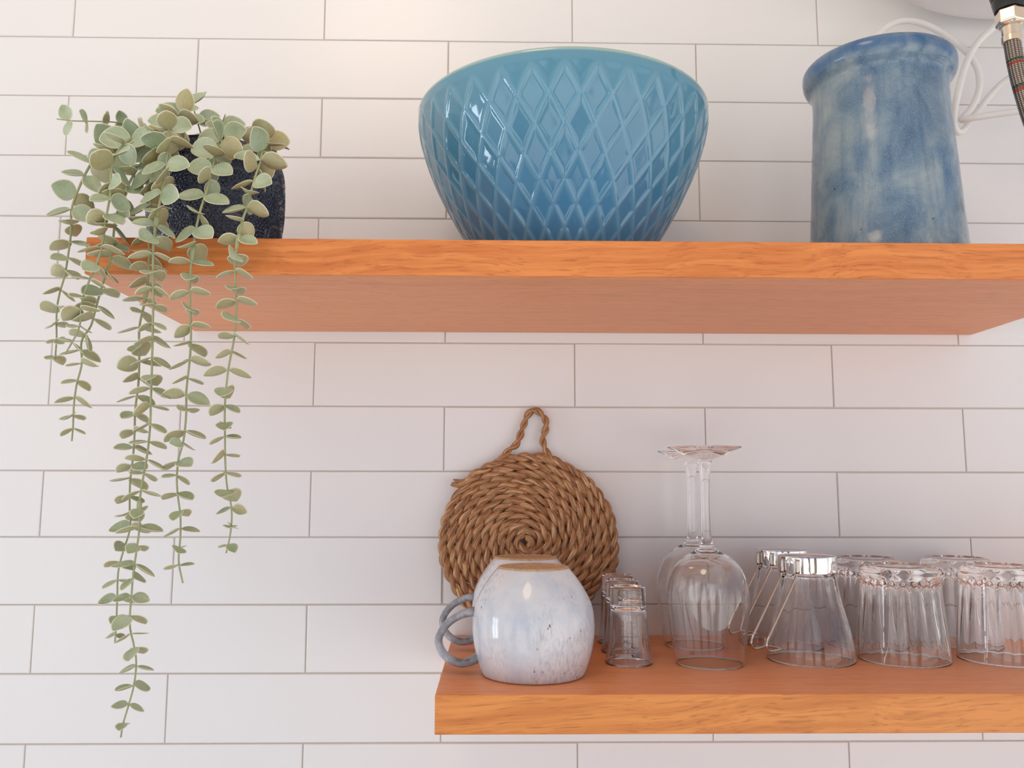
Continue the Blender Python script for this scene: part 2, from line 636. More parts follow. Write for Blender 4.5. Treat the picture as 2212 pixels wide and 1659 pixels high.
for r in range(-8, 27):
    zt, zb = min(ZTOP - r * TH, 2.55), max(ZTOP - (r + 1) * TH, 0.0)
    if zt - zb < 0.006: continue
    off = 0.0 if r % 2 else 0.5
    for c in range(-10, 11):
        xa, xb = (c + off) * TW, (c + off + 1) * TW
        xa, xb = max(xa, X0), min(xb, X1)
        if xb - xa < 0.01: continue
        jx, jz, jy = rnd.uniform(-.0004, .0004), rnd.uniform(-.0003, .0003), rnd.uniform(0, .0003)
        a, b_, c_, d = xa + gap, xb - gap, zb + gap, zt - gap
        o = [(a, 0.0022, c_), (b_, 0.0022, c_), (b_, 0.0022, d), (a, 0.0022, d)]
        m_ = [(a + bev * .3, .0006, c_ + bev * .3), (b_ - bev * .3, .0006, c_ + bev * .3), (b_ - bev * .3, .0006, d - bev * .3), (a + bev * .3, .0006, d - bev * .3)]
        f = [(a + bev, jy + jx + jz, c_ + bev), (b_ - bev, jy - jx + jz, c_ + bev), (b_ - bev, jy - jx - jz, d - bev), (a + bev, jy + jx - jz, d - bev)]
        quad(*f, 0)
        for i in range(4):
            j = (i + 1) % 4
            quad(o[i], o[j], m_[j], m_[i], 0)
            quad(m_[i], m_[j], f[j], f[i], 0)
quad((X0, .0016, 0), (X1, .0016, 0), (X1, .0016, 2.55), (X0, .0016, 2.55), 1)
quad((X0, .10, 0), (X0, .10, 2.55), (X1, .10, 2.55), (X1, .10, 0), 1)
wall = link('wall_back', V, F, mats=[TILE, GROUT], mat_idx=MI, smooth=False)
tag(wall, 'white rectangular tiled kitchen wall in running bond behind the shelves', 'wall', kind='structure')

fl = box_bevel('floor', X0, X1, YF, 0.1, -0.08, -0.001, 0, FLOORM)
tag(fl, 'pale kitchen floor below the tiled wall', 'floor', kind='structure')
ce = box_bevel('ceiling', X0, X1, YF, 0.1, 2.551, 2.63, 0, CEIL)
tag(ce, 'white painted ceiling over the tiled wall', 'ceiling', kind='structure')

# left wall with a window opening
wy0, wy1, wz0, wz1 = -1.36, -0.52, 0.44, 1.74
V, F = [], []


def wallbox(y0, y1, z0, z1):
    i = len(V)
    for x in (X0 - 0.1, X0):
        V.extend([(x, y0, z0), (x, y1, z0), (x, y1, z1), (x, y0, z1)])
    F.extend([(i, i + 3, i + 2, i + 1), (i + 4, i + 5, i + 6, i + 7), (i, i + 1, i + 5, i + 4), (i + 1, i + 2, i + 6, i + 5), (i + 2, i + 3, i + 7, i + 6), (i + 3, i, i + 4, i + 7)])


wallbox(YF, wy0, 0, 2.55); wallbox(wy1, 0.1, 0, 2.55); wallbox(wy0, wy1, 0, wz0); wallbox(wy0, wy1, wz1, 2.55)
wl = link('wall_left', V, F, PAINT, smooth=False)
tag(wl, 'plain white side wall left of the shelves with a window', 'wall', kind='structure')
win = empty('window_1', (X0 - 0.05, (wy0 + wy1) / 2, wz0), 'white framed kitchen window in the left wall', 'window')
win['kind'] = 'structure'
V, F = [], []


def bar(y0, y1, z0, z1):
    i = len(V)
    wc = win.location
    for x in (-0.025, 0.025):
        V.extend([(x, y0 - wc.y, z0 - wc.z), (x, y1 - wc.y, z0 - wc.z), (x, y1 - wc.y, z1 - wc.z), (x, y0 - wc.y, z1 - wc.z)])
    F.extend([(i, i + 3, i + 2, i + 1), (i + 4, i + 5, i + 6, i + 7), (i, i + 1, i + 5, i + 4), (i + 1, i + 2, i + 6, i + 5), (i + 2, i + 3, i + 7, i + 6), (i + 3, i, i + 4, i + 7)])


bar(wy0, wy1, wz0, wz0 + .05); bar(wy0, wy1, wz1 - .05, wz1)
bar(wy0, wy0 + .05, wz0 + .05, wz1 - .05); bar(wy1 - .05, wy1, wz0 + .05, wz1 - .05)
bar((wy0 + wy1) / 2 - .03, (wy0 + wy1) / 2 + .03, wz0 + .05, wz1 - .05)
bar(wy0 + .05, (wy0 + wy1) / 2 - .03, 1.30, 1.34); bar((wy0 + wy1) / 2 + .03, wy1 - .05, 1.30, 1.34)
link('window_frame', V, F, PAINT, win, smooth=False)

# ------------------------------------------------------------------ shelves
ZU, ZL = 1.6423, 1.2667                 # shelf tops
UX0, UX1 = 0.1625, 1.0722
LX0, LX1 = 0.4650, 1.3720


def shelf(x0, x1, y0, ztop, th, wood, label):
    r = empty('floating_shelf', (x0, 0, ztop - th), label, 'shelf', 'thick oak wall shelves')
    o = r.location
    bd = box_bevel('board', 0, x1 - x0, y0 + 0.0016, -0.0006, 0, th, 0.0008, WOOD_T, r)
    ed = box_bevel('front_edging', 0, x1 - x0, y0, y0 + 0.0022, 0.0002, th + 0.0001, 0.0008, wood, r)
    return r


shelf(UX0, UX1, -0.2680, ZU, 0.0320, WOOD_U, 'upper oak shelf holding the plant, blue bowl and jar')
shelf(LX0, LX1, -0.2779, ZL, 0.0308, WOOD_L, 'lower oak shelf holding the mugs and upturned glasses')


# ------------------------------------------------------------------ blue diamond bowl
def make_bowl():
    outer = smooth_profile([(0.0, .0760), (.004, .0790), (.012, .0840), (.03, .0950), (.05, .1072), (.075, .1208), (.1, .1318), (.128, .1412), (.148, .1448), (.1585, .1452)], 150)
    prof = outer + [(.1603, .1444), (.1609, .1428), (.1600, .1412)]
    inner = smooth_profile([(.157, .1400), (.128, .1362), (.1, .1268), (.075, .1155), (.05, .1020), (.03, .0890), (.016, .0700), (.012, .04), (.0115, .004)], 40)
    prof += inner
    no = len(outer)
    arc = [0.0]
    for (z0, r0), (z1, r1) in zip(outer, outer[1:]):
        arc.append(arc[-1] + math.hypot(z1 - z0, r1 - r0))
    top = arc[-1]
    seg, nd = 640, 32
    cols = []

    def g(a, i, r, z):
        if i >= no:
            cols.append(0.0)
            return r
        d = top - arc[i]
        # diamonds shrink with the radius, so the lines keep a constant slope on the clay
        h = 0.0
        ph = d_phase[i]
        for s in (1, -1):
            u = (a * nd / (2 * PI) + s * ph) % 1.0
            u = min(u, 1 - u) * 2 * PI * r / nd            # metres to the nearest line
            h = max(h, math.exp(-(u / (0.0017 + .0012 * r / .14)) ** 2))
        fade = min(1.0, max(0.0, (d - 0.009) / 0.006)) * min(1.0, max(0.0, arc[i] / 0.01))
        cols.append(h * fade * 0.26)
        return r + (h - 0.45) * fade * 0.0013
    # phase advances by half a diamond per row
    d_phase = [0.0] * no
    for i in range(no - 2, -1, -1):
        r = outer[i][1]
        ds = arc[i + 1] - arc[i]
        d_phase[i] = d_phase[i + 1] + ds * 0.5 / (0.0262 * (0.42 + 0.58 * r / 0.145))
    off = d_phase[max(k for k in range(no) if top - arc[k] > 0.010)]
    d_phase[:] = [p - off for p in d_phase]
    V, F = lathe_geo(prof, seg, g)
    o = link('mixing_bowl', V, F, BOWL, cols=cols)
    o.location = (0.5785, -0.155, ZU)
    o.rotation_euler = (0, 0, -0.06)
    tag(o, 'large teal blue bowl with raised diamond lattice on the upper shelf', 'bowl')


make_bowl()


# ------------------------------------------------------------------ mottled blue stoneware jar
def make_jar():
    outer = smooth_profile([(0, .0752), (.002, .0765), (.03, .0740), (.07, .0713), (.11, .0692), (.15, .0668), (.178, .0655), (.190, .0656), (.197, .0672), (.2015, .0712), (.2065, .0736), (.2125, .0744), (.2180, .0738), (.2210, .0715)], 90)
    inner = smooth_profile([(.2205, .0685), (.214, .0660), (.2, .0620), (.185, .0600), (.15, .0610), (.08, .0650), (.02, .0680), (.008, .06), (.007, .004)], 40)
    V, F = lathe_geo(outer + inner, 128, lambda a, i, r, z: r * (1 + .004 * math.sin(a * 2 + .6) + .0015 * math.sin(z * 190 + a)))
    o = link('stoneware_jar', V, F, JAR)
    o.location = (0.9070, -0.150, ZU)
    tag(o, 'tall mottled blue stoneware jar with flared rim on upper shelf', 'jar')


make_jar()


# ------------------------------------------------------------------ potted eucalyptus
def make_plant():
    px, py = 0.2373, -0.165
    root = empty('potted_eucalyptus', (px, py, ZU), 'trailing pale green eucalyptus in a navy embossed pot, spilling over the upper shelf', 'potted plant')
    prof = smooth_profile([(0, .0490), (.004, .0545), (.012, .0580), (.03, .0612), (.06, .0640), (.085, .0634), (.098, .0618), (.106, .0588), (.110, .0560)], 210)
    no = len(prof)
    prof += [(.1126, .0552), (.1128, .0535), (.111, .0525), (.098, .0525), (.095, .050), (.095, .004)]
    cols = []
    cell = 2 * PI * .062 / 16

    def rel(u, v):
        # embossed rosettes on a half-drop lattice with dots between
        row = round(v / (cell * .90))
        h = 0.0
        best = 9
        for rr in (row - 1, row, row + 1):
            cu = (round(u / cell - (0.5 if rr % 2 else 0)) + (0.5 if rr % 2 else 0)) * cell
            dx, dy = u - cu, v - rr * cell * .90
            d = math.hypot(dx, dy)
            if d < best: best, bx, by = d, dx, dy
        d = best
        ang = math.atan2(by, bx)
        for R in (.0107, .0092):
            h = max(h, math.exp(-((d - R) / .00050) ** 2))
        for R, n, w in ((.0073, 14, .0009), (.0047, 8, .0010), (.0126, 20, .0009)):
            k = round(ang / (2 * PI) * n) / n * 2 * PI
            dd = math.hypot(bx - R * math.cos(k), by - R * math.sin(k))
            h = max(h, math.exp(-(dd / w) ** 2))
        h = max(h, math.exp(-(d / .0013) ** 2), .8 * math.exp(-((d - .0028) / .0004) ** 2))
        return h

    def g(a, i, r, z):
        if i >= no:
            cols.append(0)
            return r
        f = min(1, max(0, (z - .014) / .004)) * min(1, max(0, (.110 - z) / .006))
        h = rel(a * .062, z - .05) * f
        cols.append(h)
        return r + h * .0011
    V, F = lathe_geo(prof, 1000, g)
    pot = link('pot', V, F, POT, root, cols=cols)
    pot['label'] = 'round navy glazed pot with embossed rosettes'
    V, F = lathe_geo([(.094, .0518), (.099, .045), (.1005, .02), (.1005, .003)], 40)
    link('soil', V, F, SOIL, root)

    strands = [
        [(0.1735, -0.2, 1.745), (0.1726, -0.235, 1.7343), (0.1628, -0.255, 1.7218), (0.1591, -0.262, 1.7089), (0.1521, -0.265, 1.6873), (0.148, -0.267, 1.6676), (0.1492, -0.268, 1.6472), (0.1482, -0.268, 1.6285), (0.146, -0.268, 1.6068), (0.1435, -0.268, 1.5959), (0.1416, -0.268, 1.5795), (0.143, -0.268, 1.553), (0.1429, -0.268, 1.5361)],
        [(0.1858, -0.2, 1.7588), (0.1926, -0.255, 1.7374), (0.1929, -0.28, 1.7177), (0.1919, -0.292, 1.6987), (0.1938, -0.297, 1.6685), (0.1923, -0.299, 1.6466), (0.1917, -0.3, 1.6304), (0.1887, -0.3, 1.6145), (0.1817, -0.3, 1.5936), (0.1777, -0.3, 1.5783), (0.1769, -0.3, 1.5578), (0.1672, -0.3, 1.5363)],
        [(0.1928, -0.2, 1.7506), (0.2013, -0.235, 1.735), (0.1975, -0.262, 1.7012), (0.1945, -0.276, 1.6735), (0.1927, -0.282, 1.6541), (0.1923, -0.286, 1.6183), (0.1873, -0.286, 1.5986), (0.1825, -0.286, 1.576), (0.1794, -0.286, 1.5616), (0.1729, -0.286, 1.55), (0.174, -0.286, 1.5301), (0.171, -0.286, 1.5137), (0.1698, -0.286, 1.4981), (0.1702, -0.286, 1.4778), (0.1699, -0.286, 1.4673)],
        [(0.2123, -0.19, 1.764), (0.2219, -0.225, 1.7732), (0.2253, -0.25, 1.7575), (0.2289, -0.27, 1.7401), (0.2351, -0.288, 1.7091), (0.2373, -0.295, 1.6879), (0.2359, -0.3, 1.6615), (0.2342, -0.302, 1.6374), (0.2341, -0.303, 1.6193), (0.2352, -0.303, 1.5986), (0.2361, -0.303, 1.5799), (0.2369, -0.303, 1.5576), (0.2377, -0.303, 1.532), (0.2384, -0.303, 1.5015), (0.2389, -0.303, 1.4816), (0.2381, -0.303, 1.4589), (0.2351, -0.303, 1.4331), (0.2338, -0.303, 1.4169), (0.2348, -0.303, 1.3991), (0.2333, -0.303, 1.3795), (0.2321, -0.303, 1.3643), (0.2316, -0.303, 1.3517), (0.2318, -0.303, 1.3227), (0.235, -0.303, 1.3113), (0.2377, -0.303, 1.2989), (0.2372, -0.303, 1.2814), (0.2338, -0.303, 1.2654), (0.2302, -0.303, 1.2508), (0.2293, -0.303, 1.2421)],
        [(0.2002, -0.19, 1.7632), (0.2116, -0.24, 1.7422), (0.2172, -0.268, 1.7095), (0.2187, -0.277, 1.6733), (0.2207, -0.28, 1.6361), (0.222, -0.281, 1.604), (0.22, -0.281, 1.5827), (0.217, -0.281, 1.5616), (0.2181, -0.281, 1.5403), (0.2187, -0.281, 1.5145), (0.2173, -0.281, 1.4935), (0.2178, -0.281, 1.473), (0.2177, -0.281, 1.4576), (0.2164, -0.281, 1.4332), (0.2172, -0.281, 1.4128), (0.2184, -0.281, 1.398), (0.2136, -0.281, 1.3779), (0.211, -0.281, 1.3647), (0.2113, -0.281, 1.3412), (0.2116, -0.281, 1.3193), (0.2114, -0.281, 1.3075)],
        [(0.2526, -0.19, 1.755), (0.2611, -0.22, 1.7578), (0.2664, -0.245, 1.7432), (0.27, -0.27, 1.7167), (0.2713, -0.284, 1.6936), (0.2697, -0.292, 1.6709), (0.2678, -0.298, 1.6526), (0.2662, -0.3, 1.6363), (0.2649, -0.301, 1.6147), (0.2641, -0.301, 1.5939), (0.2654, -0.301, 1.5725), (0.2669, -0.301, 1.5528), (0.2669, -0.301, 1.5325), (0.2655, -0.301, 1.507), (0.2661, -0.301, 1.487), (0.2649, -0.301, 1.4668), (0.2618, -0.301, 1.4521), (0.2612, -0.301, 1.4372), (0.2626, -0.301, 1.4242), (0.2654, -0.301, 1.408), (0.2662, -0.301, 1.3926), (0.2658, -0.301, 1.373), (0.2698, -0.301, 1.3564)],
        [(0.2865, -0.18, 1.7541), (0.2971, -0.215, 1.7536), (0.3022, -0.24, 1.7378), (0.3075, -0.268, 1.7112), (0.3076, -0.285, 1.6858), (0.3056, -0.293, 1.6633), (0.3029, -0.299, 1.6444), (0.3011, -0.301, 1.6277), (0.3001, -0.302, 1.6097), (0.3013, -0.302, 1.5943), (0.3029, -0.302, 1.5733), (0.3017, -0.302, 1.5479), (0.2985, -0.302, 1.5253), (0.2968, -0.302, 1.497), (0.2978, -0.302, 1.4719), (0.3002, -0.302, 1.4373), (0.3014, -0.302, 1.43), (0.3053, -0.302, 1.4145), (0.3058, -0.302, 1.4016), (0.3045, -0.302, 1.3887), (0.3026, -0.302, 1.3795)],
        [(0.1733, -0.17, 1.7714), (0.1635, -0.18, 1.7765), (0.1543, -0.19, 1.7776), (0.1487, -0.2, 1.775), (0.133, -0.21, 1.7713), (0.1166, -0.215, 1.7694), (0.1047, -0.22, 1.7688)],
    ]
    # short upright sprigs in the crown
    crown = [
        [(0.222, -0.165, 1.768), (0.220, -0.188, 1.790), (0.2185, -0.200, 1.802)],
        [(0.236, -0.160, 1.764), (0.240, -0.172, 1.782), (0.246, -0.178, 1.794)],
        [(0.274, -0.160, 1.757), (0.288, -0.178, 1.768), (0.294, -0.192, 1.766)],
    ]
    base = Vector((px, py, ZU))
    rg = random.Random(11)

    def leaf(V, F, MI, p, d, nrm, L, W, cup):
        """a rounded leaf with its own thickness: p base, d direction, nrm upper normal"""
        side = nrm.cross(d).normalized()
        nrm = d.cross(side).normalized()
        if nrm.z < 0 and nrm.y > -.35: nrm = -nrm
        nu, nv = 9, 4
        th = 0.00022
        top, bot = [], []
        for i in range(nu + 1):
            t = 0.5 - 0.5 * math.cos(PI * i / nu)
            w = W * .5 * max(0.0, math.sin(PI * min(1, t ** 0.80))) ** 0.62
            w = max(w, .0006)
            ra, rb = [], []
            for j in range(-nv // 2, nv // 2 + 1):
                s = j / (nv / 2)
                q = p + d * (t * L) + side * (s * w) + nrm * (cup * (s * s * w * .55 + (t - .4) ** 2 * L * .35) - cup * .056 * L)
                ra.append(q + nrm * th)
                rb.append(q - nrm * th)
            top.append(ra)
            bot.append(rb)
        b0 = len(V)
        m = nv + 1
        for ra in top: V.extend(ra)
        b1 = len(V)
        for rb in bot: V.extend(rb)
        # a slightly proud pale rim
        for i in range(nu):
            for j in range(nv):
                a, b, c, e = i * m + j, i * m + j + 1, (i + 1) * m + j + 1, (i + 1) * m + j
                F.append((b0 + a, b0 + b, b0 + c, b0 + e)); MI.append(0)
                F.append((b1 + a, b1 + e, b1 + c, b1 + b)); MI.append(1)
        edge = [i * m for i in range(nu + 1)] + [nu * m + j for j in range(1, m)] + [i * m + nv for i in range(nu - 1, -1, -1)] + [j for j in range(nv - 1, 0, -1)]
        # rim ring pushed outward
        cen = p + d * (L * .5)
        r0 = len(V)
        for e in edge:
            q = (Vector(V[b0 + e]) + Vector(V[b1 + e])) * .5
            o_ = (q - cen)
            V.append(q + o_.normalized() * .0007)
        n = len(edge)
        for k in range(n):
            k2 = (k + 1) % n
            F.append((b0 + edge[k], b0 + edge[k2], r0 + k2, r0 + k)); MI.append(2)
            F.append((b1 + edge[k2], b1 + edge[k], r0 + k, r0 + k2)); MI.append(2)

    for si, pts in enumerate(strands + crown):
        pts = [Vector(q) - base for q in pts]
        L = sum((b - a).length for a, b in zip(pts, pts[1:]))
        n = max(24, int(L / .0035))
        path = interp(pts, n)
        r0 = .00125 if si < 7 else .0009
        V, F, UV = tube_geo(path, [r0 * (1 - .45 * i / n) for i in range(n)], 7)
        # swollen joints where stem sections plug together
        if si in (3, 4, 5, 6):
            for k in ((int(n * .42),) if si != 3 else (int(n * .32), int(n * .70))):
                seg = path[k:k + 5]
                tube_geo(interp(seg, 8), [.0014, .0020, .0022, .0021, .0019, .0017, .0015, .0013], 8, V=V, F=F, UV=UV)
        st = link('trailing_stem' if si < 8 else 'crown_stem', V, F, STEM, root, uvs=UV)
        fr = frames(path)
        V, F, MI = [], [], []
        crownish = si >= 8
        s = (0.024 if si != 7 else .012) if not crownish else 0.008
        step = (L / max(2, round(L / .0118))) if si < 7 else .0125
        node = rg.randint(0, 1)
        cum = [0.0]
        for a, b in zip(path, path[1:]): cum.append(cum[-1] + (b - a).length)
        while s <= L + 1e-6:
            k = min(range(n), key=lambda q: abs(cum[q] - s))
            p, (t, nn, bb) = path[k], fr[k]
            wz = p.z + ZU
            hi = min(1.0, max(0.0, (wz - 1.60) / .12))                # upper leaves are larger and rounder
            fracend = 1 - s / L
            size = (.0152 + .0058 * hi) * rg.uniform(.80, 1.18)
            if fracend < .12: size *= .62 + .38 * fracend / .12
            if si == 7: size = .0150 * rg.uniform(.7, 1.1)
            if crownish: size = .0215 * rg.uniform(.85, 1.1)
            phi = (0.15 if node % 2 else PI / 2 + .2) + rg.uniform(-.5, .5)
            # two opposite leaves across the stem
            ex = Vector((1, 0, 0)); ex = (ex - t * ex.dot(t)).normalized()
            if abs(t.x) > .85:
                ex = Vector((0, 0, 1)); ex = (ex - t * ex.dot(t)).normalized()
            ey = t.cross(ex)
            for sg in (0, PI):
                rad = ex * math.cos(phi + sg) + ey * math.sin(phi + sg)
                droop = rg.uniform(.12, .70) if not crownish else rg.uniform(-.3, .4)
                d = (rad + t * droop).normalized()
                upn = -t if t.z < .3 else t
                tilt = rg.gauss(0, .38 + .25 * hi)
                nrm = (upn - d * upn.dot(d)).normalized()
                sd = nrm.cross(d)
                nrm = (nrm * math.cos(tilt) + sd * math.sin(tilt)).normalized()
                if hi > .2 and rg.random() < .7:
                    # faces catch the eye near the top: turned toward the room
                    nrm = (nrm * rg.choice((.5, .9)) + Vector((rg.uniform(-.5, .3), -1.3 * hi, rg.uniform(-.5, .3)))).normalized()
                    nrm = (nrm - d * nrm.dot(d)).normalized()
                W_ = size * rg.uniform(.70, .95) if not crownish else size * .92
                W_ = W_ + (size * .92 - W_) * hi * .6
                leaf(V, F, MI, p + d * .0012, d, nrm, size, W_, rg.uniform(.3, .9))
            node += 1
            s += step * rg.uniform(.88, 1.12) * (1.0 + .15 * (1 - hi) + .30 * hi)
        link('leaves', V, F, mats=[LEAF_TOP, LEAF_LOW, LEAF_RIM], mat_idx=MI, parent=st)


make_plant()


# ------------------------------------------------------------------ woven seagrass mat leaning on the wall
def make_mat():
    cx, cz, R = 0.5475, 0.1035, 0.1030
    root = empty('woven_trivet', (cx, -0.028, ZL), 'round spiral woven seagrass mat with hanging loop leaning on tiles', 'trivet')
    root.rotation_euler = (math.radians(-5.0), 0, 0)
    pitch_, turns = 0.0092, 10.9
    rg = random.Random(3)
    # spiral centre line in the local XZ plane
    path, th, s = [], 0.9, 0.0
    while True:
        r = 0.0018 + pitch_ * th / (2 * PI)
        if r > R - 0.0048: break
        a = -th + 2.6
        path.append(Vector((r * math.cos(a), 0, cz + r * math.sin(a))))
        th += 0.0021 / max(r, .004)
    V, F, UV = [], [], []
    fr = frames(path)
    ns = 2
    tw = 2 * PI / 0.031
    for k in range(ns):
        pts, rad = [], []
        s = 0.0
        for i, (p, (t, n_, b_)) in enumerate(zip(path, fr)):
            if i: s += (p - path[i - 1]).length
            out = Vector((p.x, 0, p.z - cz))
            out = (out - t * out.dot(t)).normalized()
            ny = Vector((0, -1, 0))
            a = s * tw + 2 * PI * k / ns + .35 * math.sin(s * 23) + .25 * math.sin(s * 57 + 1)
            wob = 1 + .13 * math.sin(s * 131 + k) + .10 * math.sin(s * 71) + .06 * math.sin(s * 317)
            pts.append(p + out * (.00235 * math.cos(a)) + ny * (.0026 * math.sin(a)))
            rad.append((.00365 * wob))
        tube_geo(pts, rad, 9, (1.0, 1.0), V, F, UV, uoff=k * 3.7)
    link('coil', V, F, ROPE, root, uvs=UV)
    # frayed rope end at the upper left of the coil
    V, F, UV = [], [], []
    for k in range(12):
        a0 = math.radians(136 + rg.uniform(-3, 3))
        p0 = Vector((math.cos(a0) * (R - .009), -.002 + rg.uniform(-.002, .002), cz + math.sin(a0) * (R - .006)))
        p1 = Vector((math.cos(a0 + .05) * (R - .002), p0.y, cz + math.sin(a0 + .05) * (R - .002)))
        p2 = Vector((math.cos(a0 + .07 + rg.uniform(-.03, .06)) * (R + .0022), p0.y + rg.uniform(-.003, .002), cz + math.sin(a0 + .07) * (R + .0022)))
        tube_geo(interp([p0, p1, p2], 7), [.0017, .0018, .0018, .0017, .0015, .0013, .0009], 6, V=V, F=F, UV=UV, uoff=k * .31)
    link('frayed_end', V, F, ROPE, root, uvs=UV)
    # twisted hanging loop
    loop = [(0.5165, 1.4610), (0.5210, 1.4665), (0.5270, 1.4730), (0.5365, 1.4815), (0.5412, 1.4935), (0.5448, 1.5040), (0.5492, 1.5140), (0.5560, 1.5200), (0.5640, 1.5160), (0.5690, 1.5085), (0.5700, 1.4995), (0.5672, 1.4920), (0.5662, 1.4840), (0.5690, 1.4745), (0.5735, 1.4670), (0.5790, 1.4620)]
    lp = interp([(x - cx, -.001, z - ZL) for x, z in loop], 90)
    V, F, UV = [], [], []
    fr = frames(lp)
    for k in range(2):
        pts, rad, s = [], [], 0
        for i, (p, (t, n_, b_)) in enumerate(zip(lp, fr)):
            if i: s += (p - lp[i - 1]).length
            a = s * 2 * PI / .026 + PI * k
            pts.append(p + n_ * (.0020 * math.cos(a)) + b_ * (.0018 * math.sin(a)))
            rad.append(.0023 * (1 + .16 * math.sin(s * 190 + k * 2)))
        tube_geo(pts, rad, 9, None, V, F, UV, uoff=k * 2.3)
    lo = link('hanging_loop', V, F, ROPE, root, uvs=UV)
    return root


make_mat()


# ------------------------------------------------------------------ mugs
def make_mug():
    root = empty('mug', (0.5468, -0.2008, ZL), 'pale speckled stoneware mug turned upside down at the shelf front', 'mug', 'upturned stoneware mugs')
    outer = smooth_profile([(0.0006, .0437), (.0002, .0446), (.0015, .0454), (.008, .0481), (.019, .0515), (.033, .0540), (.047, .0543), (.0615, .0518), (.0757, .0448), (.0850, .0385), (.0905, .0340), (.0922, .0325)], 70)
    inner = smooth_profile([(.0885, .004), (.088, .025), (.083, .0335), (.0757, .0405), (.0615, .0477), (.047, .0503), (.033, .0500), (.019, .0474), (.008, .0441), (.0006, .0432)], 40)
    V, F = lathe_geo(inner + outer + [(.0924, .0320), (.0924, .028), (.0924, .004)], 112, lambda a, i, r, z: r * (1 + .0025 * math.sin(3 * a + z * 40)))
    link('body', V, F, MUG, root)
    foot = [(.0922, .0322), (.0932, .0318), (.0940, .0311), (.0943, .0300), (.0941, .0288), (.0934, .0276), (.0930, .0268), (.0930, .004)]
    V, F = lathe_geo([(.0921, .004), (.0921, .0315)] + foot, 96)
    f = link('foot_ring', V, F, CLAY, root)
    f['label'] = 'bare tan clay foot ring'
    # strap handle, an open ear on the left
    hp = interp([(-.0465, 0, .0545), (-.0535, 0, .0540), (-.0640, 0, .0515), (-.0745, 0, .0455), (-.0820, 0, .0365), (-.0843, 0, .0290), (-.0815, 0, .0200), (-.0740, 0, .0125), (-.0645, 0, .0095), (-.0560, 0, .0110), (-.0480, 0, .0150)], 48)
    rad = [.0052 + .0012 * math.exp(-((i - 0) / 5) ** 2) + .0012 * math.exp(-((47 - i) / 5) ** 2) for i in range(48)]
    V, F, UV = tube_geo(hp, 1.0, 16)
    V2 = []
    fr = frames(hp)
    for i, (p, (t, n_, b_)) in enumerate(zip(hp, fr)):
        ny = Vector((0, 1, 0))
        nin = t.cross(ny).normalized()
        for k in range(16):
            a = 2 * PI * k / 16
            c, s_ = math.cos(a), math.sin(a)
            sup = (abs(c) ** 2.6 + abs(s_) ** 2.6) ** (-1 / 2.6)
            V2.append(p + ny * (rad[i] * 1.25 * sup * c) + nin * (rad[i] * .66 * sup * s_))
    h = link('handle', V2, F, HANDLE, root)
    h['label'] = 'grey blue looped handle'
    return root


mug = make_mug()
copy_tree(mug, (0.5435, -0.0920, ZL), 'pale stoneware mug hidden behind the front mug, only foot and handle showing', 0.03)


# ------------------------------------------------------------------ glasses
def make_wine():
    root = empty('wine_glass', (0.7147, -0.1569, ZL), 'tall stemmed wine glass upside down in front, beside the shot glasses', 'wine glass', 'upturned wine glasses')
    t = .0009
    outer = smooth_profile([(.0003, .0312), (.0107, .0333), (.027, .0357), (.043, .0376), (.059, .0386), (.072, .0375), (.083, .0343), (.0925, .0288), (.099, .0215), (.1035, .0135), (.1060, .0092)], 60)
    inner = smooth_profile([(.1042, .001), (.1034, .0075), (.0995, .0175), (.0918, .0278), (.0824, .0333), (.0716, .0365), (.059, .0377), (.043, .0367), (.027, .0348), (.0107, .0324), (.0003, .0304)], 60)
    V, F = lathe_geo(inner + [(0.0, .0308)] + outer + [(.1066, .0089), (.1075, .0078)], 96)
    link('bowl', V, F, GLASS, root)
    stem = [(.1075, .0078), (.1090, .0068), (.1120, .0056), (.118, .0049), (.130, .0044), (.150, .0041), (.168, .0044), (.180, .0052), (.1865, .0062), (.1905, .0070)]
    V, F = lathe_geo([(.1076, .0040)] + smooth_profile(stem, 40) + [(.1906, .004)], 40)
    link('stem', V, F, GLASS, root)
    foot = [(.1907, .0068), (.1915, .0085), (.1935, .0140), (.1970, .0220), (.2005, .0300), (.2022, .0345), (.2030, .0354), (.2036, .0350), (.2036, .0320), (.2030, .020), (.2025, .004)]
    V, F = lathe_geo([(.1907, .003)] + foot, 80)
    link('foot', V, F, GLASS, root)
    return root


wine = make_wine()
copy_tree(wine, (0.7225, -0.0635, ZL), 'stemmed wine glass upside down, directly behind the front one near the wall')


